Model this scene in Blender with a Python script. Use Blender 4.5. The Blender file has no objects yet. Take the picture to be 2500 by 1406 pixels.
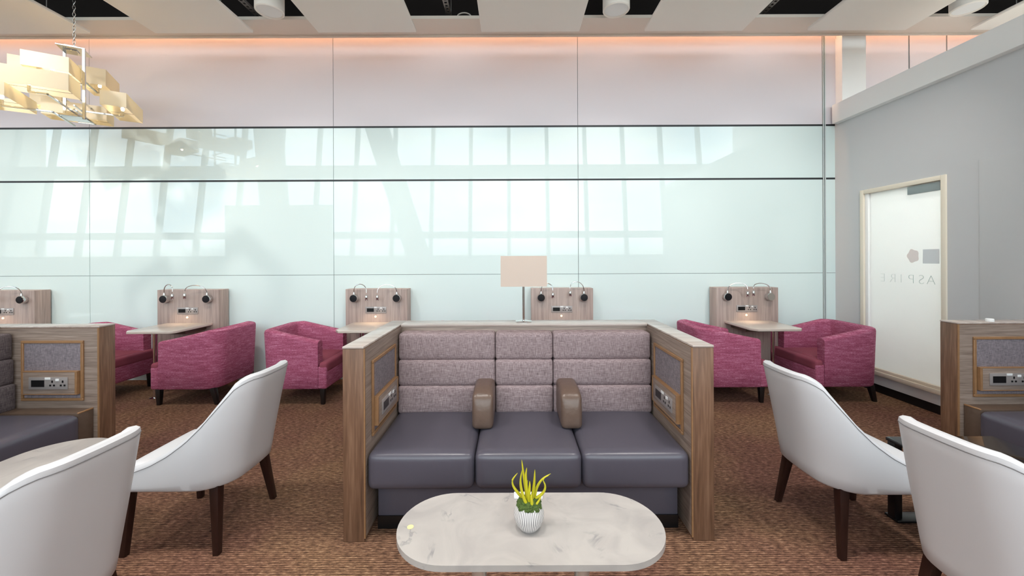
import bpy, bmesh, math, random
from mathutils import Vector, Matrix

random.seed(7)
PI = math.pi
SC = bpy.context.scene
COL = SC.collection

# ------------------------------------------------------------------ camera
cam_d = bpy.data.cameras.new('camera')
cam_d.sensor_width = 36.0
cam_d.lens = 36.0 * 960.0 / 2500.0
cam_d.shift_y = -73.0 / 2500.0
cam_d.clip_start = 0.02
cam = bpy.data.objects.new('camera', cam_d)
COL.objects.link(cam)
cam.location = (0, 0, 1.5)
cam.rotation_euler = (PI / 2, 0.0042, 0)
SC.camera = cam

SC.view_settings.view_transform = 'Standard'
SC.view_settings.look = 'None'
SC.view_settings.gamma = 1.0
SC.view_settings.use_curve_mapping = False
SC.view_settings.exposure = 0.56
SC.cycles.use_denoising = True
SC.cycles.max_bounces = 7
SC.cycles.diffuse_bounces = 4
SC.cycles.glossy_bounces = 3
SC.cycles.transmission_bounces = 4
SC.cycles.transparent_max_bounces = 8
SC.cycles.caustics_reflective = False
SC.cycles.caustics_refractive = False
SC.cycles.sample_clamp_indirect = 6.0

# ------------------------------------------------------------------ sky
W = bpy.data.worlds.new('sky')
SC.world = W
W.use_nodes = True
wn, wl = W.node_tree.nodes, W.node_tree.links
wn.clear()
w_out = wn.new('ShaderNodeOutputWorld')
w_bg = wn.new('ShaderNodeBackground')
w_tc = wn.new('ShaderNodeTexCoord')
w_map = wn.new('ShaderNodeMapping')
w_map.inputs['Scale'].default_value = (1, 1, 3.2)
w_noise = wn.new('ShaderNodeTexNoise')
w_noise.inputs['Scale'].default_value = 3.4
w_noise.inputs['Detail'].default_value = 6
w_ramp = wn.new('ShaderNodeValToRGB')
w_ramp.color_ramp.elements[0].position = 0.40
w_ramp.color_ramp.elements[0].color = (0.62, 0.76, 0.90, 1)
w_ramp.color_ramp.elements[1].position = 0.58
w_ramp.color_ramp.elements[1].color = (1.0, 1.0, 1.0, 1)
w_sep = wn.new('ShaderNodeSeparateXYZ')
w_gr = wn.new('ShaderNodeMapRange')
w_gr.inputs['From Min'].default_value = 0.0
w_gr.inputs['From Max'].default_value = 0.05
w_mix = wn.new('ShaderNodeMix')
w_mix.data_type = 'RGBA'
w_mix.inputs['A'].default_value = (0.42, 0.42, 0.41, 1)
wl.new(w_tc.outputs['Generated'], w_map.inputs['Vector'])
wl.new(w_map.outputs['Vector'], w_noise.inputs['Vector'])
wl.new(w_noise.outputs['Fac'], w_ramp.inputs['Fac'])
wl.new(w_tc.outputs['Generated'], w_sep.inputs['Vector'])
wl.new(w_sep.outputs['Z'], w_gr.inputs['Value'])
wl.new(w_gr.outputs['Result'], w_mix.inputs['Factor'])
wl.new(w_ramp.outputs['Color'], w_mix.inputs['B'])
wl.new(w_mix.outputs['Result'], w_bg.inputs['Color'])
w_bg.inputs['Strength'].default_value = 4.3
wl.new(w_bg.outputs['Background'], w_out.inputs['Surface'])


def area_light(name, loc, rot, sx, sy, power, color, portal=False):
    d = bpy.data.lights.new(name, 'AREA')
    d.shape = 'RECTANGLE'
    d.size, d.size_y = sx, sy
    d.energy = power
    d.color = color
    if portal:
        d.cycles.is_portal = True
    o = bpy.data.objects.new(name, d)
    COL.objects.link(o)
    o.location = loc
    o.rotation_euler = rot
    return o


# daylight enters through the glazed facade behind the viewer
area_light('window_portal', (-5, -5.55, 4.5), (PI / 2, 0, 0), 30.5, 6.4, 1, (1, 1, 1), portal=True)
# added unseen luminaires to brighten the hall (their housings are built below)
FILL_CEILING_LIGHTS = [(x, y) for x in (-8.0, -4.5, -1.0, 2.5) for y in (0.9,)]
for (lx, ly) in FILL_CEILING_LIGHTS:
    area_light('fill_ceiling_lamp', (lx, ly, 7.66), (0, 0, 0), 0.6, 1.2, 130, (1.0, 0.96, 0.91))
# added unseen light behind the glazed door, to brighten its pane
area_light('fill_back_room', (5.6, 3.4, 3.02), (0, 0, 0), 1.2, 1.2, 60, (1.0, 0.97, 0.93))
# added unseen spotlights to brighten the glass wall (their track is built below)
FILL_WASHERS = [-8.15 + 1.86 * k for k in range(9)]
for lx in FILL_WASHERS:
    d_ = bpy.data.lights.new('fill_track_spot', 'SPOT')
    d_.energy = 84
    d_.spot_size = math.radians(84)
    d_.spot_blend = 0.9
    d_.shadow_soft_size = 0.05
    d_.color = (1.0, 0.95, 0.90)
    o_ = bpy.data.objects.new('fill_track_spot', d_)
    COL.objects.link(o_)
    o_.location = (lx, 2.66, 4.03)
    o_.rotation_euler = (math.radians(33), 0, 0)


# ------------------------------------------------------------------ helpers
def lin(c):
    r = []
    for v in c:
        v /= 255.0
        r.append(v / 12.92 if v <= 0.04045 else ((v + 0.055) / 1.055) ** 2.4)
    return tuple(r) + (1.0,)


def new_mat(name):
    m = bpy.data.materials.new(name)
    m.use_nodes = True
    nt = m.node_tree
    b = nt.nodes['Principled BSDF']
    return m, nt, b


def plain(name, rgb, rough=0.5, metal=0.0, ior=1.5, bump=0.0, bscale=200.0, var=0.0, coat=0.0):
    m, nt, b = new_mat(name)
    b.inputs['Base Color'].default_value = lin(rgb)
    b.inputs['Roughness'].default_value = rough
    b.inputs['Metallic'].default_value = metal
    b.inputs['IOR'].default_value = ior
    b.inputs['Coat Weight'].default_value = coat
    tc = nt.nodes.new('ShaderNodeTexCoord')
    n = nt.nodes.new('ShaderNodeTexNoise')
    n.inputs['Scale'].default_value = bscale
    n.inputs['Detail'].default_value = 3
    nt.links.new(tc.outputs['Object'], n.inputs['Vector'])
    if var > 0:
        mx = nt.nodes.new('ShaderNodeMix')
        mx.data_type = 'RGBA'
        c = lin(rgb)
        mx.inputs['A'].default_value = tuple(v * (1 - var) for v in c[:3]) + (1,)
        mx.inputs['B'].default_value = tuple(min(1, v * (1 + var)) for v in c[:3]) + (1,)
        nt.links.new(n.outputs['Fac'], mx.inputs['Factor'])
        nt.links.new(mx.outputs['Result'], b.inputs['Base Color'])
    if bump > 0:
        bp = nt.nodes.new('ShaderNodeBump')
        bp.inputs['Strength'].default_value = bump
        bp.inputs['Distance'].default_value = 0.004
        nt.links.new(n.outputs['Fac'], bp.inputs['Height'])
        nt.links.new(bp.outputs['Normal'], b.inputs['Normal'])
    return m


def streaky(name, cols, scale, rough=0.5, bump=0.15, detail=5, pos=None, ior=1.5, big=None, fine=None, dist=0.002):
    """noise stretched by scale, through a colour ramp: wood grain, woven cloth"""
    m, nt, b = new_mat(name)
    tc = nt.nodes.new('ShaderNodeTexCoord')
    mp = nt.nodes.new('ShaderNodeMapping')
    mp.inputs['Scale'].default_value = scale
    n = nt.nodes.new('ShaderNodeTexNoise')
    n.inputs['Scale'].default_value = 1.0
    n.inputs['Detail'].default_value = detail
    n.inputs['Roughness'].default_value = 0.62
    nt.links.new(tc.outputs['Object'], mp.inputs['Vector'])
    nt.links.new(mp.outputs['Vector'], n.inputs['Vector'])
    fac = n.outputs['Fac']
    if fine is not None:
        mp2 = nt.nodes.new('ShaderNodeMapping')
        mp2.inputs['Scale'].default_value = fine
        n2 = nt.nodes.new('ShaderNodeTexNoise')
        n2.inputs['Scale'].default_value = 1.0
        n2.inputs['Detail'].default_value = 2
        nt.links.new(tc.outputs['Object'], mp2.inputs['Vector'])
        nt.links.new(mp2.outputs['Vector'], n2.inputs['Vector'])
        mx = nt.nodes.new('ShaderNodeMix')
        mx.data_type = 'FLOAT'
        mx.inputs[0].default_value = 0.45
        nt.links.new(fac, mx.inputs[2])
        nt.links.new(n2.outputs['Fac'], mx.inputs[3])
        fac = mx.outputs[0]
    r = nt.nodes.new('ShaderNodeValToRGB')
    els = r.color_ramp.elements
    k = len(cols)
    pos = pos or [0.3 + 0.4 * i / (k - 1) for i in range(k)]
    els[0].position, els[0].color = pos[0], lin(cols[0])
    els[1].position, els[1].color = pos[-1], lin(cols[-1])
    for i in range(1, k - 1):
        e = els.new(pos[i])
        e.color = lin(cols[i])
    nt.links.new(fac, r.inputs['Fac'])
    colout = r.outputs['Color']
    if big is not None:
        n3 = nt.nodes.new('ShaderNodeTexNoise')
        n3.inputs['Scale'].default_value = big[0]
        nt.links.new(tc.outputs['Object'], n3.inputs['Vector'])
        rr = nt.nodes.new('ShaderNodeMapRange')
        rr.inputs['From Min'].default_value = 0.4
        rr.inputs['From Max'].default_value = 0.65
        nt.links.new(n3.outputs['Fac'], rr.inputs['Value'])
        mm = nt.nodes.new('ShaderNodeMath')
        mm.operation = 'MULTIPLY'
        mm.inputs[1].default_value = big[2]
        nt.links.new(rr.outputs['Result'], mm.inputs[0])
        mx2 = nt.nodes.new('ShaderNodeMix')
        mx2.data_type = 'RGBA'
        mx2.blend_type = 'MULTIPLY'
        mx2.inputs['B'].default_value = lin(big[1])
        nt.links.new(mm.outputs[0], mx2.inputs['Factor'])
        nt.links.new(colout, mx2.inputs['A'])
        colout = mx2.outputs['Result']
    nt.links.new(colout, b.inputs['Base Color'])
    b.inputs['Roughness'].default_value = rough
    b.inputs['IOR'].default_value = ior
    if bump > 0:
        bp = nt.nodes.new('ShaderNodeBump')
        bp.inputs['Strength'].default_value = bump
        bp.inputs['Distance'].default_value = dist
        nt.links.new(fac, bp.inputs['Height'])
        nt.links.new(bp.outputs['Normal'], b.inputs['Normal'])
    return m


def emit(name, rgb, strength):
    m, nt, b = new_mat(name)
    b.inputs['Base Color'].default_value = lin(rgb)
    b.inputs['Emission Color'].default_value = lin(rgb)
    b.inputs['Emission Strength'].default_value = strength
    return m


def translucent(name, rgb, t=0.5, rough=0.6, gloss=0.0, trgb=None):
    m, nt, b = new_mat(name)
    b.inputs['Base Color'].default_value = lin(rgb)
    b.inputs['Roughness'].default_value = rough
    tr = nt.nodes.new('ShaderNodeBsdfTranslucent')
    tr.inputs['Color'].default_value = lin(trgb or rgb)
    mx = nt.nodes.new('ShaderNodeMixShader')
    mx.inputs[0].default_value = t
    out = nt.nodes['Material Output']
    nt.links.new(b.outputs[0], mx.inputs[1])
    nt.links.new(tr.outputs[0], mx.inputs[2])
    nt.links.new(mx.outputs[0], out.inputs['Surface'])
    return m


def clear_glass(name):
    m, nt, b = new_mat(name)
    t = nt.nodes.new('ShaderNodeBsdfTransparent')
    t.inputs['Color'].default_value = (0.95, 0.98, 0.97, 1)
    g = nt.nodes.new('ShaderNodeBsdfGlossy')
    g.inputs['Roughness'].default_value = 0.02
    mx = nt.nodes.new('ShaderNodeMixShader')
    mx.inputs[0].default_value = 0.06
    nt.links.new(t.outputs[0], mx.inputs[1])
    nt.links.new(g.outputs[0], mx.inputs[2])
    nt.links.new(mx.outputs[0], nt.nodes['Material Output'].inputs['Surface'])
    return m


def marble(name):
    m, nt, b = new_mat(name)
    tc = nt.nodes.new('ShaderNodeTexCoord')
    n0 = nt.nodes.new('ShaderNodeTexNoise')
    n0.inputs['Scale'].default_value = 5.0
    n0.inputs['Detail'].default_value = 8
    n0.inputs['Distortion'].default_value = 1.4
    r0 = nt.nodes.new('ShaderNodeValToRGB')
    e = r0.color_ramp.elements
    e[0].position, e[0].color = 0.30, lin((164, 158, 156))
    e[1].position, e[1].color = 0.62, lin((182, 176, 172))
    # short grey veins: a thin band of a warped noise, broken up by another noise
    n1 = nt.nodes.new('ShaderNodeTexNoise')
    n1.inputs['Scale'].default_value = 4.2
    n1.inputs['Detail'].default_value = 7
    n1.inputs['Distortion'].default_value = 0.9
    r1 = nt.nodes.new('ShaderNodeValToRGB')
    e = r1.color_ramp.elements
    e[0].position, e[0].color = 0.485, (0, 0, 0, 1)
    e[1].position, e[1].color = 0.50, (1, 1, 1, 1)
    x = e.new(0.515)
    x.color = (0, 0, 0, 1)
    n2 = nt.nodes.new('ShaderNodeTexNoise')
    n2.inputs['Scale'].default_value = 9.0
    r2 = nt.nodes.new('ShaderNodeMapRange')
    r2.inputs['From Min'].default_value = 0.52
    r2.inputs['From Max'].default_value = 0.68
    for n in (n0, n1, n2):
        nt.links.new(tc.outputs['Object'], n.inputs['Vector'])
    nt.links.new(n0.outputs['Fac'], r0.inputs['Fac'])
    nt.links.new(n1.outputs['Fac'], r1.inputs['Fac'])
    nt.links.new(n2.outputs['Fac'], r2.inputs['Value'])
    mu = nt.nodes.new('ShaderNodeMath')
    mu.operation = 'MULTIPLY'
    nt.links.new(r1.outputs['Color'], mu.inputs[0])
    nt.links.new(r2.outputs['Result'], mu.inputs[1])
    mx = nt.nodes.new('ShaderNodeMix')
    mx.data_type = 'RGBA'
    mx.inputs['B'].default_value = lin((136, 133, 134))
    nt.links.new(mu.outputs[0], mx.inputs['Factor'])
    nt.links.new(r0.outputs['Color'], mx.inputs['A'])
    nt.links.new(mx.outputs['Result'], b.inputs['Base Color'])
    b.inputs['Roughness'].default_value = 0.3
    return m


def carpet(name):
    m, nt, b = new_mat(name)
    L = nt.links
    tc = nt.nodes.new('ShaderNodeTexCoord')
    mp = nt.nodes.new('ShaderNodeMapping')
    mp.inputs['Scale'].default_value = (28, 95, 1)
    n = nt.nodes.new('ShaderNodeTexNoise')
    n.inputs['Scale'].default_value = 1.0
    n.inputs['Detail'].default_value = 4
    n.inputs['Roughness'].default_value = 0.7
    L.new(tc.outputs['Object'], mp.inputs['Vector'])
    L.new(mp.outputs['Vector'], n.inputs['Vector'])
    r = nt.nodes.new('ShaderNodeValToRGB')
    e = r.color_ramp.elements
    e[0].position, e[0].color = 0.30, lin((62, 48, 43))
    e[1].position, e[1].color = 0.72, lin((206, 182, 158))
    x = e.new(0.46)
    x.color = lin((122, 97, 82))
    x = e.new(0.58)
    x.color = lin((156, 126, 106))
    L.new(n.outputs['Fac'], r.inputs['Fac'])
    # tufted rows
    wv = nt.nodes.new('ShaderNodeTexWave')
    wv.bands_direction = 'Y'
    wv.inputs['Scale'].default_value = 22.0
    wv.inputs['Distortion'].default_value = 0.8
    wv.inputs['Detail'].default_value = 2
    wv.inputs['Detail Scale'].default_value = 6
    L.new(tc.outputs['Object'], wv.inputs['Vector'])
    mr = nt.nodes.new('ShaderNodeMapRange')
    mr.inputs['To Min'].default_value = 0.62
    mr.inputs['To Max'].default_value = 1.12
    L.new(wv.outputs['Fac'], mr.inputs['Value'])
    mx = nt.nodes.new('ShaderNodeMix')
    mx.data_type = 'RGBA'
    mx.blend_type = 'MULTIPLY'
    mx.inputs['Factor'].default_value = 1.0
    L.new(r.outputs['Color'], mx.inputs['A'])
    L.new(mr.outputs['Result'], mx.inputs['B'])
    # broad plum and ochre drift in the dye
    n3 = nt.nodes.new('ShaderNodeTexNoise')
    n3.inputs['Scale'].default_value = 1.3
    n3.inputs['Detail'].default_value = 3
    L.new(tc.outputs['Object'], n3.inputs['Vector'])
    r3 = nt.nodes.new('ShaderNodeValToRGB')
    e = r3.color_ramp.elements
    e[0].position, e[0].color = 0.36, lin((225, 200, 205))
    e[1].position, e[1].color = 0.64, lin((255, 243, 226))
    L.new(n3.outputs['Fac'], r3.inputs['Fac'])
    m2 = nt.nodes.new('ShaderNodeMix')
    m2.data_type = 'RGBA'
    m2.blend_type = 'MULTIPLY'
    m2.inputs['Factor'].default_value = 1.0
    L.new(mx.outputs['Result'], m2.inputs['A'])
    L.new(r3.outputs['Color'], m2.inputs['B'])
    L.new(m2.outputs['Result'], b.inputs['Base Color'])
    b.inputs['Roughness'].default_value = 0.95
    b.inputs['Specular IOR Level'].default_value = 0.1
    bp = nt.nodes.new('ShaderNodeBump')
    bp.inputs['Strength'].default_value = 0.5
    bp.inputs['Distance'].default_value = 0.006
    L.new(wv.outputs['Fac'], bp.inputs['Height'])
    L.new(bp.outputs['Normal'], b.inputs['Normal'])
    return m


def striped_pot(name, n=46):
    m, nt, b = new_mat(name)
    L = nt.links
    tc = nt.nodes.new('ShaderNodeTexCoord')
    sp = nt.nodes.new('ShaderNodeSeparateXYZ')
    at = nt.nodes.new('ShaderNodeMath')
    at.operation = 'ARCTAN2'
    mu = nt.nodes.new('ShaderNodeMath')
    mu.operation = 'MULTIPLY'
    mu.inputs[1].default_value = n
    si = nt.nodes.new('ShaderNodeMath')
    si.operation = 'SINE'
    gt = nt.nodes.new('ShaderNodeMapRange')
    gt.inputs['From Min'].default_value = 0.15
    gt.inputs['From Max'].default_value = 0.5
    mx = nt.nodes.new('ShaderNodeMix')
    mx.data_type = 'RGBA'
    mx.inputs['A'].default_value = lin((232, 228, 226))
    mx.inputs['B'].default_value = lin((112, 108, 112))
    L.new(tc.outputs['Object'], sp.inputs[0])
    L.new(sp.outputs['Y'], at.inputs[0])
    L.new(sp.outputs['X'], at.inputs[1])
    L.new(at.outputs[0], mu.inputs[0])
    L.new(mu.outputs[0], si.inputs[0])
    L.new(si.outputs[0], gt.inputs['Value'])
    L.new(gt.outputs['Result'], mx.inputs['Factor'])
    L.new(mx.outputs['Result'], b.inputs['Base Color'])
    b.inputs['Roughness'].default_value = 0.55
    bp = nt.nodes.new('ShaderNodeBump')
    bp.invert = True
    bp.inputs['Strength'].default_value = 0.4
    bp.inputs['Distance'].default_value = 0.002
    L.new(gt.outputs['Result'], bp.inputs['Height'])
    L.new(bp.outputs['Normal'], b.inputs['Normal'])
    return m


M = {
    'carpet': carpet('carpet'),
    'marble': marble('marble'),
    'glass_wall': plain('back_painted_glass', (224, 239, 237), 0.004, ior=1.52),
    'frosted': plain('frosted_glass_band', (228, 222, 227), 0.75, ior=1.45),
    'backing': plain('joint_backing', (118, 126, 128), 0.6),
    'black_joint': plain('dark_joint', (30, 34, 38), 0.5),
    'alu': plain('pale_joint_strip', (200, 208, 206), 0.5),
    'grey_paint': plain('grey_wall_paint', (208, 208, 209), 0.85, bump=0.05, bscale=300),
    'white_paint': plain('white_paint', (248, 247, 245), 0.6),
    'soffit': plain('soffit_paint', (240, 230, 218), 0.8),
    'panel_white': plain('acoustic_panel', (250, 243, 234), 0.9, bump=0.08, bscale=400),
    'void': plain('dark_ceiling', (22, 15, 14), 0.9),
    'tray': plain('galvanised_tray', (150, 146, 142), 0.5, metal=0.5),
    'tray_black': plain('tray_shadow', (18, 14, 14), 0.8),
    'ceil_white': plain('high_ceiling', (228, 226, 222), 0.9),
    'skirting': plain('black_skirting', (20, 17, 18), 0.5),
    'cream': plain('cream_frame', (240, 229, 210), 0.45),
    'frost_pane': translucent('frosted_door_pane', (250, 252, 251), 0.5, 0.16),
    'lettering': plain('etched_lettering', (178, 194, 192), 0.4),
    'lettering_pale': plain('pale_lettering', (214, 221, 220), 0.4),
    'coral': plain('pale_coral_print', (250, 238, 234), 0.4),
    'pale_grey': plain('pale_grey_print', (230, 234, 237), 0.4),
    'steel_grey': plain('brushed_grey_steel', (150, 158, 158), 0.35, metal=0.4),
    'facade': plain('facade_frame', (150, 156, 156), 0.5),
    'pane': clear_glass('window_glass'),
    'steel_white': plain('painted_steel', (178, 180, 178), 0.5),
    'wood_v': streaky('limed_oak_upright', [(84, 60, 46), (118, 86, 66), (146, 113, 91)], (24, 24, 1.6), 0.42, 0.12, fine=(90, 90, 5)),
    'wood_h': streaky('limed_oak_level', [(104, 88, 80), (146, 128, 117), (174, 156, 145)], (2.0, 2.0, 42), 0.42, 0.15, fine=(6, 6, 160)),
    'wood_top': streaky('oak_ledge_sheen', [(168, 152, 144), (200, 186, 178)], (2.0, 22, 22), 0.2, 0.03, ior=1.8),  # pale tone puts the bright wall's reflection into the oak colour
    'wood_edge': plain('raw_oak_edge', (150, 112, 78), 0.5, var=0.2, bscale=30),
    'wood_dark': plain('dark_oak', (92, 74, 62), 0.5, var=0.2, bscale=30),  # darker oak of the side blocks and table brackets
    'ash': streaky('pale_ash', [(140, 122, 116), (170, 150, 142), (188, 168, 160)], (20, 20, 1.2), 0.4, 0.05, fine=(70, 70, 3)),
    'laminate': plain('taupe_laminate', (206, 192, 182), 0.22, var=0.05, bscale=20, ior=1.6),
    'weave': streaky('woven_mauve_cloth', [(96, 80, 84), (140, 121, 124), (164, 145, 147), (190, 173, 173)], (26, 26, 260), 0.85, 0.25, pos=[0.3, 0.45, 0.56, 0.7], fine=(260, 260, 30)),
    'weave_darker': streaky('woven_darker_cloth', [(58, 50, 54), (88, 78, 82), (108, 98, 100), (130, 120, 120)], (26, 26, 260), 0.9, 0.25, pos=[0.3, 0.45, 0.56, 0.7], fine=(260, 260, 30)),  # darker version of the weave, for the side sofas' back cushions
    'weave_dark': streaky('woven_grey_cloth', [(92, 84, 92), (128, 118, 124), (154, 144, 148)], (40, 40, 220), 0.9, 0.2, fine=(240, 240, 40)),
    'leather': plain('dark_grey_leather', (83, 80, 91), 0.29, bump=0.06, bscale=260, var=0.06),
    'leather_brown': plain('worn_brown_leather', (104, 84, 74), 0.3, bump=0.35, bscale=40, var=0.12),
    'pink': streaky('raspberry_weave', [(112, 44, 72), (158, 74, 104), (180, 104, 134), (222, 170, 188)], (10, 10, 100), 0.85, 0.25, pos=[0.3, 0.47, 0.58, 0.74], fine=(60, 60, 260)),
    'pink_seat': plain('raspberry_seat_cloth', (140, 64, 82), 0.85, bump=0.1, bscale=400, var=0.08),
    'white_leather': plain('white_leatherette', (208, 207, 211), 0.42, bump=0.02, bscale=500),
    'seam': plain('grey_seam_thread', (120, 118, 120), 0.6),
    'dark_wood': plain('espresso_wood', (44, 24, 20), 0.28, var=0.2, bscale=14),
    'black_wood': plain('black_leg', (26, 20, 20), 0.35),
    'satin': plain('satin_steel', (222, 214, 206), 0.3, metal=0.75),
    'chrome': plain('chrome', (215, 215, 215), 0.1, metal=1.0),
    'plate': plain('steel_socket_plate', (164, 156, 154), 0.35, metal=0.25),
    'black': plain('black_plastic', (16, 16, 18), 0.3),
    'black_disc': plain('black_lamp_face', (22, 22, 27), 0.25),
    'grey_disc': plain('grey_lamp_face', (140, 134, 126), 0.4),
    'white_tag': plain('white_tag', (240, 240, 240), 0.4),
    'lamp_shade': translucent('beige_linen_shade', (246, 230, 218), 0.35),
    'chandelier_shade': translucent('cream_shade', (252, 248, 238), 0.5, 0.7, trgb=(255, 240, 200)),
    'bulb': emit('warm_bulb', (255, 222, 168), 58.0),
    'led': emit('warm_led', (255, 214, 160), 2.2),
    'strip': emit('cove_led', (255, 204, 164), 38.0),
    'luminaire': emit('ceiling_diffuser', (255, 236, 210), 3.0),
    'black_gloss': plain('black_gloss_top', (14, 14, 16), 0.03, ior=1.6),
    'pot': striped_pot('striped_pot'),
    'moss': plain('green_moss', (72, 92, 40), 0.95, bump=1.0, bscale=220, var=0.5),
    'stem': plain('yellow_green_stem', (196, 188, 38), 0.45, var=0.18, bscale=30),
    'sticker': plain('pale_yellow_sticker', (232, 222, 160), 0.5),
    'conduit': plain('white_cable', (214, 208, 200), 0.5),
}


def finish(name, bm, mat, parent=None, smooth=True, loc=None):
    bmesh.ops.recalc_face_normals(bm, faces=bm.faces[:])
    me = bpy.data.meshes.new(name)
    bm.to_mesh(me)
    bm.free()
    if isinstance(mat, str):
        mat = M[mat]
    me.materials.append(mat)
    if smooth:
        me.shade_smooth()
        me.set_sharp_from_angle(angle=math.radians(42))
    o = bpy.data.objects.new(name, me)
    COL.objects.link(o)
    if parent is not None:
        o.parent = parent
    if loc is not None:
        o.location = loc
    return o


def thing(name, label, cat, loc=(0, 0, 0), rz=0.0, group=None):
    o = bpy.data.objects.new(name, None)
    o.empty_display_size = 0.1
    COL.objects.link(o)
    o.location = loc
    o.rotation_euler = (0, 0, rz)
    return tag(o, label, cat, group)


def tag(o, label, cat, group=None):
    o['label'] = label
    o['category'] = cat
    if group:
        o['group'] = group
    return o


def struct(o):
    o['kind'] = 'structure'
    return o


def dup(root, label, loc, rz=None, group=None):
    def cp(o, parent):
        c = o.copy()
        COL.objects.link(c)
        c.parent = parent
        for ch in o.children:
            cp(ch, c)
        return c
    r = cp(root, None)
    r.location = loc
    if rz is not None:
        r.rotation_euler = (0, 0, rz)
    r['label'] = label
    if group:
        r['group'] = group
    return r


def BM():
    return bmesh.new()


def merge(bm, tmp):
    me = bpy.data.meshes.new('tmp')
    tmp.to_mesh(me)
    tmp.free()
    bm.from_mesh(me)
    bpy.data.meshes.remove(me)


def box(bm, x0, x1, y0, y1, z0, z1, bev=0.0, seg=3):
    t = bmesh.new()
    bmesh.ops.create_cube(t, size=1.0)
    for v in t.verts:
        v.co = Vector((x0 + (v.co.x + .5) * (x1 - x0), y0 + (v.co.y + .5) * (y1 - y0), z0 + (v.co.z + .5) * (z1 - z0)))
    if bev > 0:
        bmesh.ops.bevel(t, geom=t.edges[:], offset=bev, segments=seg, profile=0.5, affect='EDGES')
    merge(bm, t)
    return bm


def cushion(bm, x0, x1, y0, y1, z0, z1, r, bulge=(0, 0, 0), n=13, k=1.7):
    """rounded box with swelling faces"""
    t = bmesh.new()
    bmesh.ops.create_cube(t, size=2.0)
    bmesh.ops.subdivide_edges(t, edges=t.edges[:], cuts=n, use_grid_fill=True)
    c = Vector(((x0 + x1) / 2, (y0 + y1) / 2, (z0 + z1) / 2))
    h = Vector(((x1 - x0) / 2, (y1 - y0) / 2, (z1 - z0) / 2))
    for v in t.verts:
        p = [math.copysign(1 - (1 - min(1, abs(a))) ** k, a) for a in v.co]
        q = [p[i] * h[i] for i in range(3)]
        cl = [max(-(h[i] - r), min(h[i] - r, q[i])) for i in range(3)]
        d = Vector([q[i] - cl[i] for i in range(3)])
        if d.length > 1e-9:
            d = d.normalized() * r
        w = Vector(cl) + d
        f = [max(0.0, 1 - (w[i] / h[i]) ** 2) for i in range(3)]
        w2 = Vector(w)
        w2.x += bulge[0] * (w.x / h.x) * f[1] * f[2]
        w2.y += bulge[1] * (w.y / h.y) * f[0] * f[2]
        w2.z += bulge[2] * (w.z / h.z) * f[0] * f[1]
        v.co = c + w2
    merge(bm, t)
    return bm


def tube(bm, pts, rad, seg=10, cap=True):
    pts = [Vector(p) for p in pts]
    n = len(pts)
    if not hasattr(rad, '__len__'):
        rad = [rad] * n
    rings = []
    t0 = (pts[1] - pts[0]).normalized()
    up = Vector((0, 0, 1)) if abs(t0.z) < 0.9 else Vector((1, 0, 0))
    nrm = (up - t0 * up.dot(t0)).normalized()
    for i, p in enumerate(pts):
        t = (pts[min(i + 1, n - 1)] - pts[max(i - 1, 0)]).normalized()
        nrm = (nrm - t * nrm.dot(t)).normalized()
        bi = t.cross(nrm)
        rings.append([bm.verts.new(p + (nrm * math.cos(a) + bi * math.sin(a)) * rad[i])
                      for a in (2 * PI * j / seg for j in range(seg))])
    for a, b in zip(rings, rings[1:]):
        for j in range(seg):
            bm.faces.new((a[j], a[(j + 1) % seg], b[(j + 1) % seg], b[j]))
    if cap:
        bm.faces.new(rings[0][::-1])
        bm.faces.new(rings[-1])
    return bm


def lathe(bm, prof, seg=32, c=(0, 0, 0)):
    rings = []
    for r, z in prof:
        if r < 1e-6:
            rings.append([bm.verts.new((c[0], c[1], c[2] + z))])
        else:
            rings.append([bm.verts.new((c[0] + r * math.cos(2 * PI * j / seg), c[1] + r * math.sin(2 * PI * j / seg), c[2] + z)) for j in range(seg)])
    for a, b in zip(rings, rings[1:]):
        for j in range(seg):
            k = (j + 1) % seg
            if len(a) == 1 and len(b) == 1:
                continue
            if len(a) == 1:
                bm.faces.new((a[0], b[j], b[k]))
            elif len(b) == 1:
                bm.faces.new((a[j], a[k], b[0]))
            else:
                bm.faces.new((a[j], a[k], b[k], b[j]))
    return bm


def loft(bm, rings, cap=True):
    vs = [[bm.verts.new(p) for p in r] for r in rings]
    n = len(vs[0])
    for a, b in zip(vs, vs[1:]):
        for j in range(n):
            k = (j + 1) % n
            bm.faces.new((a[j], a[k], b[k], b[j]))
    if cap:
        bm.faces.new(vs[0][::-1])
        bm.faces.new(vs[-1])
    return bm


def prism(bm, pts, z0, z1, bev=0.0, seg=3):
    t = bmesh.new()
    lo = [t.verts.new((p[0], p[1], z0)) for p in pts]
    hi = [t.verts.new((p[0], p[1], z1)) for p in pts]
    n = len(pts)
    t.faces.new(lo[::-1])
    t.faces.new(hi)
    for j in range(n):
        t.faces.new((lo[j], lo[(j + 1) % n], hi[(j + 1) % n], hi[j]))
    if bev > 0:
        es = [e for e in t.edges if abs(e.verts[0].co.z - e.verts[1].co.z) < 1e-6]
        bmesh.ops.bevel(t, geom=es, offset=bev, segments=seg, profile=0.5, affect='EDGES')
    merge(bm, t)
    return bm


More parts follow.
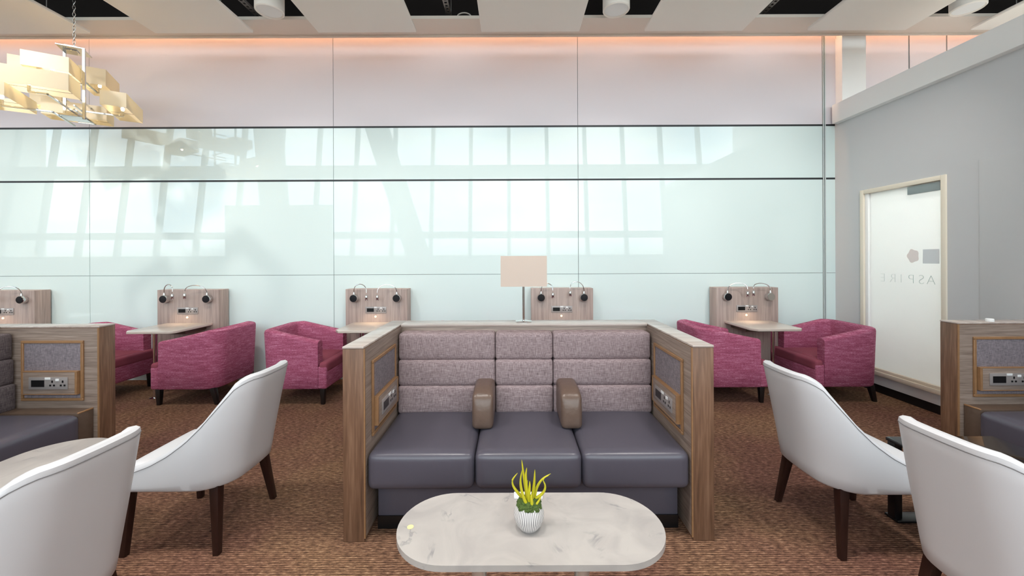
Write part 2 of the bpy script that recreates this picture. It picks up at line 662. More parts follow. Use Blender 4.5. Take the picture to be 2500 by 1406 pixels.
def taper(bm, x, y, z0, z1, w0, w1, dx=0.0, dy=0.0):
    """square post: foot of width w0 at (x+dx, y+dy, z0), top of width w1 at (x, y, z1)"""
    r0, r1 = [], []
    for sx, sy in ((-1, -1), (1, -1), (1, 1), (-1, 1)):
        r0.append(Vector((x + dx + sx * w0 / 2, y + dy + sy * w0 / 2, z0)))
        r1.append(Vector((x + sx * w1 / 2, y + sy * w1 / 2, z1)))
    t = bmesh.new()
    loft(t, [r0, r1])
    bmesh.ops.bevel(t, geom=t.edges[:], offset=min(w0, w1) * 0.12, segments=2, profile=0.5, affect='EDGES')
    merge(bm, t)
    return bm


def stadium(cx, cy, hx, hy, n=20):
    """hx > hy : long axis along x, round ends of radius hy"""
    pts = []
    for i in range(n + 1):
        a = -PI / 2 + PI * i / n
        pts.append((cx + (hx - hy) + hy * math.cos(a), cy + hy * math.sin(a)))
    for i in range(n + 1):
        a = PI / 2 + PI * i / n
        pts.append((cx - (hx - hy) + hy * math.cos(a), cy + hy * math.sin(a)))
    return pts


# ------------------------------------------------------------------ room shell
D, XR = 4.9, 4.03            # back wall depth, right partition
XL, XE = -20.0, 9.5          # far ends of the hall
YF = -5.5                    # glazed facade behind the viewer

struct(finish('floor', box(BM(), XL, XE, YF - .8, D + .2, -0.1, 0), 'carpet', smooth=False))
wall_back = struct(finish('wall_back', box(BM(), XL, XE, D + .008, D + .2, 0, 5.2), 'backing', smooth=False))
seams = [-20.0, -17.42, -14.38, -11.34, -8.30, -5.26, -2.22, 0.827, 3.875]
rows = [(0.0, 1.2975, 'glass_wall'), (1.3025, 2.464, 'glass_wall'), (2.486, 3.128, 'glass_wall'), (3.152, 4.72, 'frosted')]
for (z0, z1, mt) in rows:
    for a, b in zip(seams, seams[1:]):
        g = finish('glass_panel' if mt == 'glass_wall' else 'frosted_panel', box(BM(), a + .003, b - .003, D, D + .012, z0, z1), mt, wall_back, smooth=False)
    finish('glass_panel' if mt == 'glass_wall' else 'frosted_panel', box(BM(), 3.915, 4.045, D, D + .012, z0, z1), mt, wall_back, smooth=False)
    for a, b in ((4.05, 4.95), (4.97, 5.42), (5.44, 7.4), (7.42, 9.5)):
        finish('glass_panel' if mt == 'glass_wall' else 'frosted_panel', box(BM(), a, b, D, D + .012, z0, z1), mt, wall_back, smooth=False)
for i, z in enumerate((2.475, 3.14)):
    struct(finish('trim_%d' % (i + 1), box(BM(), XL, 4.03, D - .001, D + .0085, z - .0115, z + .0115), 'black_joint', smooth=False))
bm = BM()
box(bm, 3.878, 3.890, D - .006, D + .01, 0, 4.3)
box(bm, 3.900, 3.912, D - .006, D + .01, 0, 4.3)
struct(finish('trim_3', bm, 'alu', smooth=False))
# white pier rising behind the partition
struct(finish('trim_4', box(BM(), 4.04, 4.33, D - .10, D, 3.0, 4.215), 'white_paint', smooth=False))

# soffit with a cove slot along the wall
bm = BM()
box(bm, XL, XE, 4.455, 4.80, 4.215, 4.25)
box(bm, XL, XE, 4.775, 4.80, 4.25, 4.76)
box(bm, XL, XE, 4.775, 4.80, 4.195, 4.215)
struct(finish('trim_5', bm, 'soffit', smooth=False))
st = finish('light_strip', box(BM(), -13.0, 8.0, 4.805, 4.835, 4.64, 4.652), 'strip', smooth=False)
tag(st, 'long warm strip light hidden in the slot above the glass wall', 'light')
struct(finish('wall_void', box(BM(), XL, XE, 4.74, 4.775, 4.25, 5.0), 'void', smooth=False))
# dark void above the hanging panels, high ceiling behind
struct(finish('ceiling', box(BM(), XL, XE, 1.75, D + .2, 5.0, 5.3), 'void', smooth=False))
struct(finish('ceiling_high', box(BM(), XL, XE, YF - 1.6, 1.9, 7.75, 7.95), 'ceil_white', smooth=False))
struct(finish('wall_riser', box(BM(), XL, XE, 1.6, 1.75, 4.9, 7.75), 'ceil_white', smooth=False))
struct(finish('wall_left', box(BM(), XL - .2, XL, YF - 1.6, D + .2, 0, 7.8), 'ceil_white', smooth=False))
struct(finish('wall_right', box(BM(), XE, XE + .2, YF - 1.6, D + .2, 0, 7.8), 'ceil_white', smooth=False))

# right partition with a glazed door
DY0, DY1, DZ0, DZ1 = 3.64, 4.54, 0.19, 2.26
bm = BM()
box(bm, XR, XR + .12, -0.6, DY0, .09, 3.15)
box(bm, XR, XR + .12, DY1, D, .09, 3.15)
box(bm, XR, XR + .12, DY0, DY1, .09, DZ0)
box(bm, XR, XR + .12, DY0, DY1, DZ1, 3.15)
struct(finish('wall_partition', bm, 'grey_paint', smooth=False))
struct(finish('baseboard_right', box(BM(), XR + .012, XR + .11, -0.6, D, 0, .09), 'skirting', smooth=False))
struct(finish('trim_6', box(BM(), 3.962, 4.20, -0.62, 4.862, 3.14, 3.372, .006, 2), 'white_paint'))
struct(finish('trim_7', box(BM(), XR - .008, XR, 1.2, 3.385, .10, 2.33, .003, 2), 'grey_paint'))
bm = BM()
fw = .045
box(bm, XR - .014, XR + .09, DY0, DY0 + fw, DZ0, DZ1, .004, 2)
box(bm, XR - .014, XR + .09, DY1 - fw, DY1, DZ0, DZ1, .004, 2)
box(bm, XR - .014, XR + .09, DY0 + fw, DY1 - fw, DZ1 - fw, DZ1, .004, 2)
box(bm, XR - .014, XR + .09, DY0 + fw, DY1 - fw, DZ0, DZ0 + fw, .004, 2)
box(bm, XR + .004, XR + .06, DY0 + fw, DY1 - fw, DZ0 + fw, DZ0 + .075, .003, 2)
door = struct(finish('door_1', bm, 'cream'))
PX = XR + .030
finish('jamb', box(BM(), XR + .004, XR + .06, DY1 - .085, DY1 - fw, DZ0 + fw, DZ1 - fw, .003, 2), 'white_paint', door)
finish('glass_pane', box(BM(), PX, PX + .01, DY0 + fw, DY1 - .085, DZ0 + .075, DZ1 - fw), 'frost_pane', door, smooth=False)
finish('door_closer', box(BM(), PX - .028, PX - .001, 3.70, 4.01, 2.125, 2.205, .004, 2), 'steel_grey', door)
finish('edge_seal', box(BM(), PX - .012, PX - .001, 3.686, 3.696, 1.19, 2.12, .002, 2), 'black', door)


def text_mesh(name, body, size, mat, parent, matrix, thin=-0.006):
    cu = bpy.data.curves.new('tmp_text', 'FONT')
    cu.body = body
    cu.size = size
    cu.extrude = 0.0008
    cu.offset = thin
    to = bpy.data.objects.new('tmp_text', cu)
    COL.objects.link(to)
    bpy.context.view_layer.update()
    me = bpy.data.meshes.new_from_object(to.evaluated_get(bpy.context.evaluated_depsgraph_get()))
    bpy.data.objects.remove(to)
    bpy.data.curves.remove(cu)
    me.transform(matrix)
    me.name = name
    me.materials.clear()
    me.materials.append(M[mat])
    o = bpy.data.objects.new(name, me)
    COL.objects.link(o)
    o.parent = parent
    return o


# lettering on the far face of the pane: seen mirrored from the lounge
def on_pane(y, z):
    # text x axis -> +y (away), text y axis -> +z, text faces +x (outside)
    return Matrix(((0, 0, 1, PX - .0018), (1, 0, 0, y), (0, 1, 0, z), (0, 0, 0, 1)))


for ch, yy, mt in (('A', 3.765, 'lettering'), ('S', 3.868, 'lettering'), ('P', 3.962, 'lettering'),
                   ('I', 4.085, 'lettering_pale'), ('R', 4.150, 'lettering_pale'), ('E', 4.270, 'lettering_pale')):
    text_mesh('letter', ch, .135, mt, door, on_pane(yy, 1.225), -.0045)
# pale emblem above the letters
bm = BM()
n = 26
pts = []
for i in range(n):
    a = 2 * PI * i / n
    r = .058 * (1 + .10 * math.cos(5 * a))
    pts.append((3.98 + r * math.cos(a), 1.505 + 1.15 * r * math.sin(a)))
loft(bm, [[Vector((PX - .0016, p[0], p[1])) for p in pts], [Vector((PX - .0004, p[0], p[1])) for p in pts]])
finish('emblem', bm, 'coral', door, smooth=False)
finish('emblem_plate', box(BM(), PX - .0016, PX - .0004, 3.735, 3.885, 1.43, 1.57), 'pale_grey', door, smooth=False)

tr = thing('fill_light_track', 'added unseen track of white spotlights that brightens the glass wall', 'track light', (0, 2.6, 0))
finish('rail', box(BM(), -9, 7.5, -.02, .02, 4.12, 4.15), 'white_paint', tr, smooth=False)
for lx in (-8, -5, -2, 1, 4, 7):
    finish('hanger', tube(BM(), [(lx, 0, 4.14), (lx, 0, 5.0)], .004, 6), 'tray', tr)
for lx in FILL_WASHERS:
    bm = BM()
    tube(bm, [(lx, -.03, 4.12), (lx, .052, 4.045)], [.05, .056], 18)
    tube(bm, [(lx, 0, 4.08), (lx, 0, 4.125)], .008, 8)
    finish('fill_spot_head', bm, 'white_paint', tr)

# glazed facade behind the viewer: seen only mirrored in the glass wall
mull = [-0.11 + 1.53 * k for k in range(-13, 7)]
LEAN = 0.13


def fy(z):
    return YF - LEAN * (z - 1.4)


def slab(bm, x0, x1, z0, z1, t=.10):
    r = []
    for x in (x0, x1):
        r.append([Vector((x, fy(z0) - t, z0)), Vector((x, fy(z0) + t, z0)), Vector((x, fy(z1) + t, z1)), Vector((x, fy(z1) - t, z1))])
    loft(bm, r)


for i, (a, b) in enumerate(zip(mull, mull[1:])):
    bm = BM()
    slab(bm, a - .07, a + .07, 1.4, 7.8, .09)
    slab(bm, a + .07, b - .07, 4.72, 5.22, .12)
    slab(bm, a + .07, b - .07, 2.28, 2.55, .08)
    slab(bm, a + .07, b - .07, 1.4, 1.62, .08)
    w = struct(finish('window_%d' % (i + 1), bm, 'facade', smooth=False))
    bm = BM()
    slab(bm, a + .07, b - .07, 1.62, 7.8, .004)
    finish('pane', bm, 'pane', w, smooth=False)
struct(finish('wall_front', box(BM(), XL, XE, YF - .12, YF + .12, 0, 1.4), 'steel_white', smooth=False))
struct(finish('wall_screen', box(BM(), -9.3, -5.85, -3.06, -2.94, 0, 3.25), 'steel_white', smooth=False))
c = finish('steel_column', tube(BM(), [(-5.35, -4.5, 7.7), (-2.9, -4.5, 0.0)], .42, 20), 'steel_white')
tag(c, 'thick slanting steel column mirrored in the middle of the glass wall', 'column')
c = finish('steel_column', tube(BM(), [(-8.6, -3.9, 7.75), (-8.0, -3.9, 0.0)], .45, 20), 'steel_white')
tag(c, 'broad upright steel column mirrored in the glass wall, beside the grey screen', 'column')
for (lx, ly) in FILL_CEILING_LIGHTS:
    bm = BM()
    box(bm, lx - .33, lx + .33, ly - .63, ly + .63, 7.68, 7.76)
    o = finish('fill_ceiling_fitting', bm, 'white_paint', smooth=False)
    tag(o, 'added unseen rectangular light fitting under the high ceiling', 'light', 'added high ceiling lights')

bp_ = thing('fill_pendant', 'added unseen light panel that brightens the glazed door from behind', 'light', (5.6, 3.4, 0))
finish('housing', box(BM(), -.65, .65, -.65, .65, 3.03, 3.09), 'white_paint', bp_, smooth=False)
for sx in (-.5, .5):
    finish('hanger', tube(BM(), [(sx, 0, 3.08), (sx, 0, 5.0)], .004, 6), 'tray', bp_)

# ------------------------------------------------------------------ hanging ceiling
PW = 0.56
names = {-4: 'far left end', -3: 'above the chandelier chain', -2: 'left of the first round downlight', -1: 'right of the first round downlight',
         0: 'left of the middle downlight', 1: 'right of the middle downlight', 2: 'left of the downlight by the partition', 3: 'cut off by the white partition rail'}
lab = {-3: 'white hanging ceiling panel over the chandelier, its corner left of the chain',
       -2: 'warm-lit white hanging ceiling panel just right of the chandelier chain',
       -1: 'white hanging ceiling panel, second one to the right of the chandelier chain',
       0: 'white hanging ceiling panel in the middle, left of the central round downlight',
       1: 'white hanging ceiling panel just right of the central round downlight',
       2: 'white hanging ceiling panel left of the round downlight nearest the partition',
       3: 'white hanging ceiling panel half hidden behind the white partition rail'}
proto = None
for k in range(-3, 4):
    x = 0.22 + 1.86 * k
    if proto is None:
        proto = thing('ceiling_panel', lab[k], 'ceiling panel', (x, 0, 0), group='hanging ceiling panels')
        pn = finish('panel', box(BM(), -PW, PW, 3.0, 4.49, 4.08, 4.118, .01, 3), 'panel_white', proto)
        for sx in (-.4, .4):
            for yy in (3.25, 4.2):
                finish('hanger', tube(BM(), [(sx, yy, 4.115), (sx, yy, 5.0)], .004, 6), 'tray', proto)
    else:
        dup(proto, lab[k], (x, 0, 0))

dl_lab = ['white round ceiling downlight between the panels, nearest the chandelier',
          'white round ceiling downlight above the middle of the room',
          'white round ceiling downlight above the white partition rail']
proto = None
for x, l in zip((-2.535, 1.105, 4.80), dl_lab):
    if proto is None:
        proto = thing('downlight', l, 'light', (x, 4.13, 0), group='round ceiling downlights')
        bm = BM()
        lathe(bm, [(0, 5.0), (.138, 5.0), (.138, 4.10), (.128, 4.09), (.120, 4.105), (0, 4.105)], 40)
        finish('housing', bm, 'panel_white', proto)
        bm = BM()
        lathe(bm, [(0, 4.0985), (.085, 4.0985), (.119, 4.104), (.119, 4.112), (0, 4.112)], 40)
        finish('lens', bm, 'white_paint', proto)
    else:
        dup(proto, l, (x, 4.13, 0))

tr_lab = ['perforated metal cable tray in the dark ceiling gap, left of the first downlight',
          'perforated metal cable tray in the dark ceiling gap, right of the first downlight',
          'perforated metal cable tray in the dark gap over the middle of the sofa',
          'perforated metal cable tray in the dark ceiling gap, second gap before the partition']
proto = None
for x, l in zip((-2.94, -0.72, 2.92), (tr_lab[0], tr_lab[2], tr_lab[3])):
    if proto is None:
        proto = thing('cable_tray', l, 'cable tray', (x, 0, 0), group='cable trays above the ceiling panels')
        bm = BM()
        box(bm, -.03, -.014, 3.2, 4.72, 4.32, 4.345)
        box(bm, .014, .03, 3.2, 4.72, 4.32, 4.345)
        yy = 3.2
        while yy < 4.66:
            box(bm, -.014, .014, yy, yy + .022, 4.32, 4.324)
            yy += .055
        finish('channel', bm, 'tray', proto, smooth=False)
        for yy in (3.4, 4.6):
            finish('hanger', tube(BM(), [(.02, yy, 4.34), (.02, yy, 5.0)], .004, 6), 'tray', proto)
    else:
        dup(proto, l, (x, 0, 0))
pts = []
for i in range(17):
    a = PI * i / 16
    pts.append((-.535 + .078 * math.cos(a), 4.49, 4.257 + .045 * math.sin(a)))
c = finish('cable_loop', tube(BM(), pts, .007, 8), 'conduit')
tag(c, 'small white cable loop in the dark ceiling gap beside the cable tray', 'cable')


# ------------------------------------------------------------------ power plates shared by arms and consoles
def socket_set(parent, to, s=1.0):
    """plate lies in local x (width) - z (height); to(bm) maps it from its flat pose (facing -y) into place"""
    bm = BM()
    box(bm, -.135 * s, .135 * s, -.006, 0, -.042 * s, .042 * s, .0015, 2)
    pl = finish('socket_plate', to(bm), 'plate', parent)
    bm = BM()
    box(bm, -.115 * s, -.025 * s, -.0075, -.004, -.024 * s, .022 * s)
    finish('charging_port', to(bm), 'black', parent, smooth=False)
    bm = BM()
    box(bm, -.020 * s, .018 * s, -.009, -.004, .026 * s, .041 * s, .001, 1)
    finish('white_tab', to(bm), 'white_tag', parent, smooth=False)
    for cx in (.030, .103):
        bm = BM()
        box(bm, (cx - .005) * s, (cx + .005) * s, -.0075, -.004, .004 * s, .020 * s)
        box(bm, (cx - .019) * s, (cx - .007) * s, -.0075, -.004, -.020 * s, -.008 * s)
        box(bm, (cx + .007) * s, (cx + .019) * s, -.0075, -.004, -.020 * s, -.008 * s)
        finish('socket_holes', to(bm), 'black', parent, smooth=False)
    bm = BM()
    box(bm, .055 * s, .078 * s, -.010, -.004, .016 * s, .032 * s, .001, 1)
    finish('rocker_switch', to(bm), 'white_tag', parent, smooth=False)


# ------------------------------------------------------------------ three seat sofa booth
SW, AT, SD, SH = 1.966, 0.113, 0.87, 1.035   # width, arm thickness, depth, height


def build_sofa(label, loc, rz, block=0):
    s = thing('sofa', label, 'sofa', loc, rz)
    hw = SW / 2
    inn = hw - AT
    # back
    finish('back_panel', box(BM(), -inn, inn, .70, SD - .004, 0, SH - .018, .003, 2), 'wood_h', s)
    finish('back_ledge', box(BM(), -inn, inn, .694, SD, SH - .018, SH, .003, 2), 'wood_top', s)
    # arms
    for side in (-1, 1):
        x0, x1 = (inn, hw) if side > 0 else (-hw, -inn)
        arm = finish('arm', box(BM(), x0, x1, 0, SD, 0, SH - .012, .004, 2), 'wood_v', s)
        finish('arm_cap', box(BM(), x0 - (0 if side > 0 else .001), x1 + (.001 if side > 0 else 0), -.001, SD, SH - .012, SH, .003, 2), 'wood_top', arm)
        xi = inn if side > 0 else -inn

        def wallpose(bm, sx=xi, sd=side, yc=0.0, zc=0.0):
            # flat pose faces -y; turn it to face the seat, then move onto the arm's inner face
            rot = Matrix.Rotation(-PI / 2 * sd, 4, 'Z')
            bmesh.ops.transform(bm, matrix=Matrix.Translation((sx, yc, zc)) @ rot, verts=bm.verts[:])
            return bm
        t = .004
        finish('side_board', box(BM(), min(xi, xi - side * t), max(xi, xi - side * t), .006, .70, .02, SH - .015), 'wood_h', arm, smooth=False)
        xs = xi - side * t

        def slab_on(y0, y1, z0, z1, d0, d1):
            a, b = xs - side * d0, xs - side * d1
            return min(a, b), max(a, b), y0, y1, z0, z1
        bm = BM()
        Y0, Y1, Z0, Z1, f = .10, .535, .515, .935, .018
        for q in ((Y0, Y1, Z1 - f, Z1), (Y0, Y1, Z0, Z0 + f), (Y0, Y0 + f, Z0 + f, Z1 - f), (Y1 - f, Y1, Z0 + f, Z1 - f)):
            box(bm, *slab_on(*q, 0, .012), .002, 1)
        finish('panel_trim', bm, 'wood_edge', arm)
        finish('fabric_panel', box(BM(), *slab_on(Y0 + f, Y1 - f, Z0 + f, Z1 - f, 0, .006), .002, 1), 'weave_dark', arm)
        finish('socket_box', box(BM(), *slab_on(.125, .505, .565, .725, .004, .03), .003, 2), 'wood_h', arm)
        bm = BM()
        for q in ((.121, .509, .720, .726), (.121, .509, .564, .570), (.121, .136, .57, .72), (.494, .509, .57, .72)):
            box(bm, *slab_on(*q, .004, .0315), .001, 1)
        finish('box_edging', bm, 'wood_edge', arm)
        xp = xs - side * .030
        socket_set(arm, lambda bm, xp=xp, wp=wallpose, sd=side: wp(bm, sx=xp, yc=.315, zc=.645))
        # corner bead at the front edge
        finish('front_bead', box(BM(), min(xi, xi - side * .006), max(xi, xi - side * .006), -.002, .008, .02, SH - .014), 'wood_edge', arm, smooth=False)
    # side blocks beside the seat
    b = block
    sl, sr = -inn + .006, inn - .006
    if b:
        for side in (-1, 1):
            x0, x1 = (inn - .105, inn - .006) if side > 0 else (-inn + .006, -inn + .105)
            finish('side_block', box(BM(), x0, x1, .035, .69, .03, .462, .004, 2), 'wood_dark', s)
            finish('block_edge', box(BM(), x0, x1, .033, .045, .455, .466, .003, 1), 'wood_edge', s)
        sl, sr = -inn + .107, inn - .107
    # seat
    w = (sr - sl) / 3
    for i in range(3):
        x0 = sl + i * w
        bm = cushion(BM(), x0 + .001, x0 + w - .001, .006, .70, .262, .462, .040, (0, .004, .012), 15)
        finish('seat_cushion', bm, 'leather', s)
    finish('plinth', box(BM(), -inn + .035, inn - .035, .11, .69, .068, .285, .006, 2), 'leather', s)
    finish('kick_base', box(BM(), -inn + .035, inn - .035, .105, .69, 0, .07), 'black', s, smooth=False)
    # back cushions: three columns of three padded channels
    rows_z = [(.455, .640), (.640, .812), (.812, .990)]
    cols = [(-inn + .012, -.20), (-.20, .192), (.192, inn - .012)] if not b else [(-inn + .012, -inn / 3), (-inn / 3, inn / 3), (inn / 3, inn - .012)]
    for (x0, x1) in cols:
        bm = BM()
        for j, (z0, z1) in enumerate(rows_z):
            cushion(bm, x0 + .001, x1 - .001, .560 + .012 * j, .715, z0 - .002, z1 + .002, .022, (0, .008, 0), 11)
        finish('back_cushion', bm, 'weave_darker' if b else 'weave', s)
    # padded armrests between the seats
    if not b:
        for ax in (-.265, .275):
            bm = BM()
            t = bmesh.new()
            cushion(t, ax - .064, ax + .064, .285, .60, .464, .690, .030, (.004, .004, .004), 13)
            for v in t.verts:
                yy = (v.co.y - .285) / .315
                # rounded nose: pull the front top edge down and back
                k = max(0.0, 1 - yy / .45)
                zz = (v.co.z - .464) / .226
                v.co.z -= .028 * k * k * zz
                v.co.y += .030 * (zz ** 3) * k
            merge(bm, t)
            finish('armrest', bm, 'leather_brown', s)
    return s


build_sofa('three-seat booth sofa facing the camera, with dark leather seats and two padded brown armrests', (0.083, 2.08, 0), 0)
build_sofa('wood-sided booth sofa seen from the side at the left, its arm beside the raspberry chairs', (-2.905, 1.895, 0), PI / 2, 1)
build_sofa('wood-sided booth sofa at the right edge behind the black gloss table', (3.13, 1.895, 0), -PI / 2, 1)


# ------------------------------------------------------------------ raspberry tub chairs
def u_path(hx, y0, y1, r, ns=8, na=8, nb=8):
    """outer plan of a U open to -y, as (x, y, nx, ny, s): s runs 0 at the arm fronts to 1 at the back"""
    out = []
    for i in range(ns):
        y = y0 + (y1 - r - y0) * i / ns
        out.append((-hx, y, -1, 0))
    for i in range(na):
        a = PI - (PI / 2) * i / na
        out.append((-hx + r + r * math.cos(a), y1 - r + r * math.sin(a), math.cos(a), math.sin(a)))
    for i in range(nb + 1):
        x = -hx + r + 2 * (hx - r) * i / nb
        out.append((x, y1, 0, 1))
    for i in range(1, na + 1):
        a = PI / 2 - (PI / 2) * i / na
        out.append((hx - r + r * math.cos(a), y1 - r + r * math.sin(a), math.cos(a), math.sin(a)))
    for i in range(1, ns + 1):
        y = y1 - r + (y0 - y1 + r) * i / ns
        out.append((hx, y, 1, 0))
    return out


def build_tub(label, loc, rz):
    t = thing('tub_chair', label, 'armchair', loc, rz, 'raspberry tub chairs along the glass wall')
    hx, y0, y1, th = .35, .085, .67, .10
    rings = []
    for (x, y, nx, ny) in u_path(hx, y0, y1, .15, 8, 9, 8):
        s = min(1, max(0, (y - y0) / (y1 - .10 - y0)))
        zt = .655 + .108 * s ** 1.1
        lean = .035 * max(0, ny)
        ring = []
        def P(off, z):
            f = (z - .17) / .6
            return Vector((x - nx * off, y - ny * off + lean * f, z))
        ring += [P(.012, .17), P(0, .185), P(0, .36), P(0, zt - .03), P(.006, zt - .010), P(.022, zt), P(th / 2, zt + .004),
                 P(th - .022, zt), P(th - .006, zt - .010), P(th, zt - .03), P(th, .40), P(th, .185), P(th - .01, .17)]
        rings.append(ring)
    finish('shell', loft(BM(), rings), 'pink', t)
    bm = BM()
    box(bm, -hx + th - .004, hx - th + .004, .03, y1 - th + .01, .175, .36, .005, 2)
    box(bm, -hx, hx, 0.0, .09, .17, .40, .018, 3)
    finish('seat_base', bm, 'pink', t)
    bm = BM()
    cushion(bm, -hx + th + .001, hx - th - .001, .06, y1 - th + .005, .33, .445, .03, (0, 0, .012), 11)
    cushion(bm, -hx + .003, hx - .003, -.004, .083, .33, .440, .028, (0, 0, 0), 9)
    finish('seat_cushion', bm, 'pink_seat', t)
    for sx in (-1, 1):
        finish('leg', taper(BM(), sx * .30, .055, 0, .175, .035, .052), 'black_wood', t)
        finish('leg', taper(BM(), sx * .29, .60, 0, .175, .035, .052, 0, .045), 'black_wood', t)
    return t


YC = 4.36
tub = build_tub('raspberry tub chair half hidden behind the end of the left booth sofa', (-4.24, YC, 0), PI / 2)
for (x, rz, l) in (
        (-3.70, -PI / 2, 'raspberry tub chair seen from its side, between the first white chair and the left table'),
        (-1.90, PI / 2, 'raspberry tub chair with its seat showing, just left of the central booth sofa'),
        (-1.40, -PI / 2, 'raspberry tub chair whose top just shows above the left end of the central sofa back'),
        (0.30, PI / 2, 'raspberry tub chair whose top just shows above the sofa back left of the table lamp'),
        (0.88, -PI / 2, 'raspberry tub chair whose top just shows above the right part of the central sofa back'),
        (2.62, PI / 2, 'raspberry tub chair just right of the central sofa, seen from its outer side'),
        (3.10, -PI / 2, 'raspberry tub chair beside the glazed door, its seat and inner back showing')):
    dup(tub, l, (x, YC, 0), rz)


# ------------------------------------------------------------------ wall consoles with table and reading lamps
def arc_pts(x0, z0, x1, z1, zt, y0, y1, n=18):
    """gooseneck: up from (x0, z0), over the top zt, down to (x1, z1)"""
    pts = []
    for i in range(n + 1):
        u = i / n
        a = PI * u
        x = (x0 + x1) / 2 - (x1 - x0) / 2 * math.cos(a)
        zb = z0 + (z1 - z0) * u
        z = zb + (zt - max(z0, z1)) * math.sin(a) ** 0.8
        pts.append((x, y0 + (y1 - y0) * u, z))
    return pts


def build_console(label, x, heads=((-.125, 1.035), (.06, 1.055)), tops=(1.205, 1.195), faces=('black_disc', 'black_disc'), lit=True, tw=.275, tdx=0.0):
    c = thing('console', label, 'console', (x, 4.72, 0), 0, 'wall consoles with tables')
    pn = finish('panel', box(BM(), -.37, .37, 0, .165, 0, 1.135, .003, 2), 'ash', c)
    finish('panel_edge', box(BM(), .30, .3705, -.0025, 0, 0, 1.133), 'ash', c, smooth=False)
    bm = BM()
    prism(bm, [(tdx - tw, 0), (tdx - tw + .01, -.50), (tdx - tw + .06, -.56), (tdx + tw - .04, -.56), (tdx + tw, -.52), (tdx + tw, 0)], .712, .738, .003, 2)
    tp = finish('table_top', bm, 'laminate', c)
    bm = BM()
    box(bm, tdx - tw + .08, tdx + tw - .08, -.30, 0, .66, .712)
    finish('table_bracket', bm, 'wood_dark', c, smooth=False)
    bm = BM()
    tube(bm, [(tdx, -.46, .006), (tdx, -.46, .712)], .021, 18)
    finish('table_leg', bm, 'chrome', c)
    bm = BM()
    lathe(bm, [(0, 0), (.05, 0), (.05, .006), (.022, .014), (0, .014)], 24, (tdx, -.46, 0))
    finish('leg_foot', bm, 'chrome', c)
    socket_set(c, lambda bm: (bmesh.ops.translate(bm, vec=(-.005, 0, .885), verts=bm.verts[:]), bm)[1], .93)
    bm = BM()
    lathe(bm, [(0, 0), (.011, 0), (.011, .006), (0, .006)], 20)
    bmesh.ops.transform(bm, matrix=Matrix.Translation((-.01, 0, .805)) @ Matrix.Rotation(PI / 2, 4, 'X'), verts=bm.verts[:])
    finish('button_light', bm, 'led', c)
    for sd, (hx, hz), zt, fc in zip((-1, 1), heads, tops, faces):
        dx = sd * .255
        bm = BM()
        lathe(bm, [(0, 0), (.046, 0), (.046, .05), (.043, .056), (0, .056)], 30)
        bmesh.ops.transform(bm, matrix=Matrix.Translation((dx, 0, 1.028)) @ Matrix.Rotation(PI / 2, 4, 'X'), verts=bm.verts[:])
        lamp = finish('reading_lamp', bm, 'chrome', c)
        bm = BM()
        lathe(bm, [(0, .0555), (.042, .0555), (.042, .0585), (0, .0595)], 30)
        bmesh.ops.transform(bm, matrix=Matrix.Translation((dx, 0, 1.028)) @ Matrix.Rotation(PI / 2, 4, 'X'), verts=bm.verts[:])
        finish('lamp_face', bm, fc, lamp)
        bm = BM()
        lathe(bm, [(.012, 0), (.012, .018), (.006, .035), (0, .035)], 14, (dx, -.035, 1.070))
        finish('neck_socket', bm, 'chrome', lamp)
        bm = BM()
        tube(bm, arc_pts(dx, 1.10, hx, hz + .062, zt, -.035, -.085), .0048, 8)
        finish('gooseneck', bm, 'chrome', lamp)
        bm = BM()
        lathe(bm, [(0, 0), (.012, 0), (.015, .004), (.015, .055), (.008, .068), (0, .068)], 16, (hx, -.085, hz - .03))
        finish('lamp_head', bm, 'chrome', lamp)
        if lit:
            d = bpy.data.lights.new('reading_lamp_light', 'SPOT')
            d.energy = 1.6
            d.spot_size = math.radians(70)
            d.spot_blend = 0.8
            d.shadow_soft_size = 0.012
            d.color = (1.0, 0.78, 0.52)
            lo = bpy.data.objects.new('reading_lamp_light', d)
            COL.objects.link(lo)
            lo.parent = lamp
            lo.location = (hx, -.085, hz - .036)
    return c


build_console('pale wood wall console at the left edge, partly cut off, above the left booth sofa', -6.10, ((-.10, 1.05), (.04, 1.05)))
build_console('pale wood wall console between the left sofa and the first white chair, two curved lamps', -3.89, ((-.115, 1.06), (.03, 1.065)), (1.215, 1.205), tdx=.02)
build_console('pale wood wall console just left of the central sofa, with table and twin lamps', -1.63, ((-.088, 1.035), (.04, 1.035)), (1.20, 1.195))
build_console('pale wood wall console behind the table lamp with the beige shade', 0.60, ((-.12, 1.055), (.085, 1.075)), (1.205, 1.235), lit=False)
build_console('pale wood wall console nearest the glazed door, its lamp mount facing aside in grey', 2.82, ((-.045, 1.06), (-.035 + .06, 1.07)), (1.205, 1.205), ('black_disc', 'grey_disc'))

